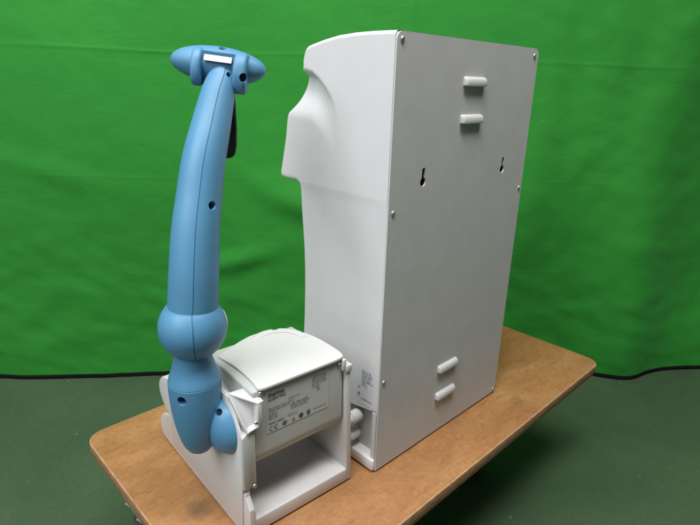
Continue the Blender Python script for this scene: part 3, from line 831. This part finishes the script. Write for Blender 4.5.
# ball joint
C0 = Vector((-.0205, .0555, .2525))
def ball_prof():
    out = [(0, -.0292), (.0150, -.0292), (.0185, -.0288)]
    for k in range(0, 33):
        z = -.0280 + (.0242 + .0280)*k/32; out.append((0.0347*sqrt(max(0, 1 - (z/0.0350)**2)), z))
    out += [(.0249, .0246), (0, .0246)]
    return out
def seamed_lathe(prof, o, groove=0.0006, axis=(0, 0, 1)):
    b = bmesh.new(); Mx = frame(o, CAML - Vector(o), axis); prev = None
    for r, z in prof:
        cur = []
        for a in angs:
            rr = max(0.0003, r - (groove if seam(a) and r > .006 else 0)); cur.append(b.verts.new(Mx @ Vector((rr*cos(a), rr*sin(a), z))))
        if prev:
            for k in range(len(angs)):
                fc = b.faces.new((prev[k], prev[(k+1) % len(angs)], cur[(k+1) % len(angs)], cur[k]))
                if seam(angs[k]) and seam(angs[(k+1) % len(angs)]): fc.material_index = 1
        prev = cur
    bmesh.ops.remove_doubles(b, verts=b.verts[:], dist=2e-5)
    return b
ball = ddone(seamed_lathe(ball_prof(), C0), 'ball_joint', [M_BLUE, M_SEAM], smooth=45)
# pale pivot cap on the ball's right
nrm = Vector((.95, -.10, .05)).normalized()
b = lathe_bm([(0, .0032), (.0100, .0030), (.0125, .0015), (.0130, -.004)], 32, frame(C0 + nrm*.0312, (0, 0, 1), nrm)); ddone(b, 'pivot_cap', M_BASEW, ball, 40)

# knuckle under the ball: tapering pod, shoulder seam, rounded bottom
pod = [(0, .2285), (.0180, .2285), (.0188, .2225), (.0212, .2130), (.0236, .2045), (.0258, .1985), (.0272, .1945), (.0277, .1925), (.0273, .1922), (.0272, .1916), (.0278, .1912), (.0278, .183), (.0273, .170), (.0262, .156), (.0244, .142), (.0222, .130), (.0198, .120), (.0168, .1115), (.0130, .1050), (.0085, .1012), (.0040, .0996), (0, .0992)]
pod_c = Vector((-.0225, .0564, 0))
b = lathe_bm(pod, 56, Matrix.Translation(pod_c)); pd = ddone(b, 'arm_mount', M_BLUE, smooth=40)
tc_ = CAML - Vector((pod_c.x, pod_c.y, .17)); ta = atan2(tc_.y, tc_.x)
def pod_at(z, ang):
    r = None
    for (r0, z0), (r1, z1) in zip(pod, pod[1:]):
        if z1 <= z <= z0 and abs(z0-z1) > 1e-6: r = r0 + (r1-r0)*(z0-z)/(z0-z1); break
    d = Vector((cos(ang), sin(ang), 0)); return Vector((pod_c.x, pod_c.y, z)) + d*r, d
pt, d = pod_at(.1810, ta - 0.55); recess(pt - d*.0006, (d + RIGHT*.1).normalized(), .0050, 'screw', pd)
# side pod that joins the knuckle to the white base
prof2 = []
for k in range(25):
    t = pi*k/24; prof2.append((0.0345*sin(t)**0.9 if 0 < k < 24 else 0, 0.0335*cos(t)))
SM = frame((.0010, .0425, .1330), (1, 0, 0), (-.04, .10, 1)) @ Matrix.Diagonal((.62, 1, 1, 1))
b = lathe_bm(prof2, 56, SM); sp_ = ddone(b, 'arm_socket', M_BLUE, smooth=60)
pt = SM @ Vector((-.0345*.47, -.0160, .0252)); dd = Vector((-.50, -.60, .50)).normalized()
recess(pt - dd*.0006, (dd + (CAML - pt).normalized()*.4).normalized(), .0036, 'screw', sp_)

# ---- oval head
HC = Vector((.0507, .1085, .5097)); UP = Vector((0, 0, 1))
HX = (RIGHT*cos(radians(7.4)) - UP*sin(radians(7.4))).normalized()
HY = (CAML - HC).normalized(); HY = (HY - HX*HY.dot(HX)).normalized(); HZ = HX.cross(HY)
if HZ.z < 0: HZ = -HZ
HM = Matrix(((HX.x, HY.x, HZ.x, HC.x), (HX.y, HY.y, HZ.y, HC.y), (HX.z, HY.z, HZ.z, HC.z), (0, 0, 0, 1)))
prof3 = []
for k in range(33):
    t = pi*k/32; prof3.append((0.0182*sin(t)**0.95 if 0 < k < 32 else 0, 0.0492*cos(t)))
b = lathe_bm(prof3, 48, HM @ Matrix.Rotation(pi/2, 4, 'Y')); head = ddone(b, 'head', M_BLUE, smooth=60)
def cheek(x0, x1, bev, lo):
    pts = [(-.002, .0145), (.012, .0150), (.0185, .010), (.0225, .002), (.0235, -.008), (.0225, -.018), (.0195, -.026), (.013, -.0295), (.004, -.028), (-.002, -.018)]
    pts = [(a, c if c > 0 else c*lo) for a, c in pts]
    return prism_bm(pts, 'x', x0, x1, bev, 3)
b = cheek(-.0235, -.0130, .0034, .78); b.transform(HM); yl = ddone(b, 'yoke', M_BLUE, head, 40)
b = cheek(.0185, .0325, .0050, .88); b.transform(HM); yk = ddone(b, 'yoke', M_BLUE, head, 40)
b = box_bm(-.0135, .0190, .004, .0175, -.002, .0125, .0008, 1); b.transform(HM); ddone(b, 'recess', M_SEAM, head, 40)
b = box_bm(-.0105, .0175, -.0005, .0010, -.0042, .0026, .0004, 1); b.transform(HM @ Matrix.Translation((0, .0182, .0062)) @ Matrix.Rotation(radians(28), 4, 'X')); ddone(b, 'name_plate', M_DISP, head, 40)
def hpt(x, y, z): return HM @ Vector((x, y, z))
recess(hpt(.0050, .0070, .0164), (HZ + HY*.3).normalized(), .0036, 'screw', head, .004)
recess(hpt(.0300, .0205, -.0085), (HX*.9 + HY).normalized(), .0044, 'screw', yk, .005)
recess(hpt(-.0215, .0165, -.0065), (-HX*.8 + HY).normalized(), .0040, 'screw', yl, .004)

# black handset bar hanging behind the arm
b = prism_bm([(-.004, .000), (.0200, .000), (.0210, -.025), (.0215, -.055), (.0205, -.074), (.0185, -.0830), (.0150, -.0865), (.0095, -.0868), (-.004, -.0860)], 'y', -.005, .005, .002, 3)
b.transform(Matrix.Translation((.0545, .1270, .4990)) @ Matrix(((RIGHT.x, -HY.x, 0, 0), (RIGHT.y, -HY.y, 0, 0), (RIGHT.z, 0, 1, 0), (0, 0, 0, 1))))
ddone(b, 'handset', M_HAND, smooth=40)

# ------------------------------------------------------------------ light: ceiling strip lamps of the room, and dim room light
def area(name, loc, target, sx, sy, power, col):
    l = bpy.data.lights.new(name, 'AREA'); l.shape = 'RECTANGLE'; l.size = sx; l.size_y = sy; l.energy = power; l.color = col
    o = bpy.data.objects.new(name, l); COL.objects.link(o); o.location = loc
    o.rotation_euler = (Vector(target) - Vector(loc)).to_track_quat('-Z', 'Y').to_euler(); return o
area('ceiling_lamp', (-0.20, -0.48, 1.95), (0.0, 0.0, 0.0), 1.2, 0.35, 30, (1.0, 0.97, 0.93))
area('ceiling_lamp', (-1.30, 0.05, 1.85), (0.0, 0.1, 0.2), 1.3, 2.6, 57, (0.95, 0.97, 1.0))
w = bpy.data.worlds.new('World'); scene.world = w; w.use_nodes = True
bg = w.node_tree.nodes['Background']; bg.inputs['Color'].default_value = (0.95, 0.98, 1.0, 1); bg.inputs['Strength'].default_value = 0.065

# ------------------------------------------------------------------ camera
pitch, yaw, roll = 0.3268, 0.7753, 0.0286
f = Vector((sin(yaw)*cos(pitch), cos(yaw)*cos(pitch), -sin(pitch))); r = Vector((cos(yaw), -sin(yaw), 0)); u = r.cross(f)
rr, uu = r*cos(roll) + u*sin(roll), u*cos(roll) - r*sin(roll)
cam = bpy.data.cameras.new('camera'); co = bpy.data.objects.new('camera', cam); COL.objects.link(co)
co.matrix_world = Matrix(((rr.x, uu.x, -f.x, -.4358), (rr.y, uu.y, -f.y, -.3878), (rr.z, uu.z, -f.z, .4951), (0, 0, 0, 1)))
cam.sensor_width = 36; cam.lens = 36 * 526.88 / 700; cam.clip_start = 0.01; cam.clip_end = 50
scene.camera = co
scene.view_settings.view_transform = 'Standard'; scene.view_settings.look = 'None'
scene.view_settings.exposure = 0; scene.view_settings.gamma = 1
scene.cycles.use_denoising = True
scene.cycles.max_bounces = 8
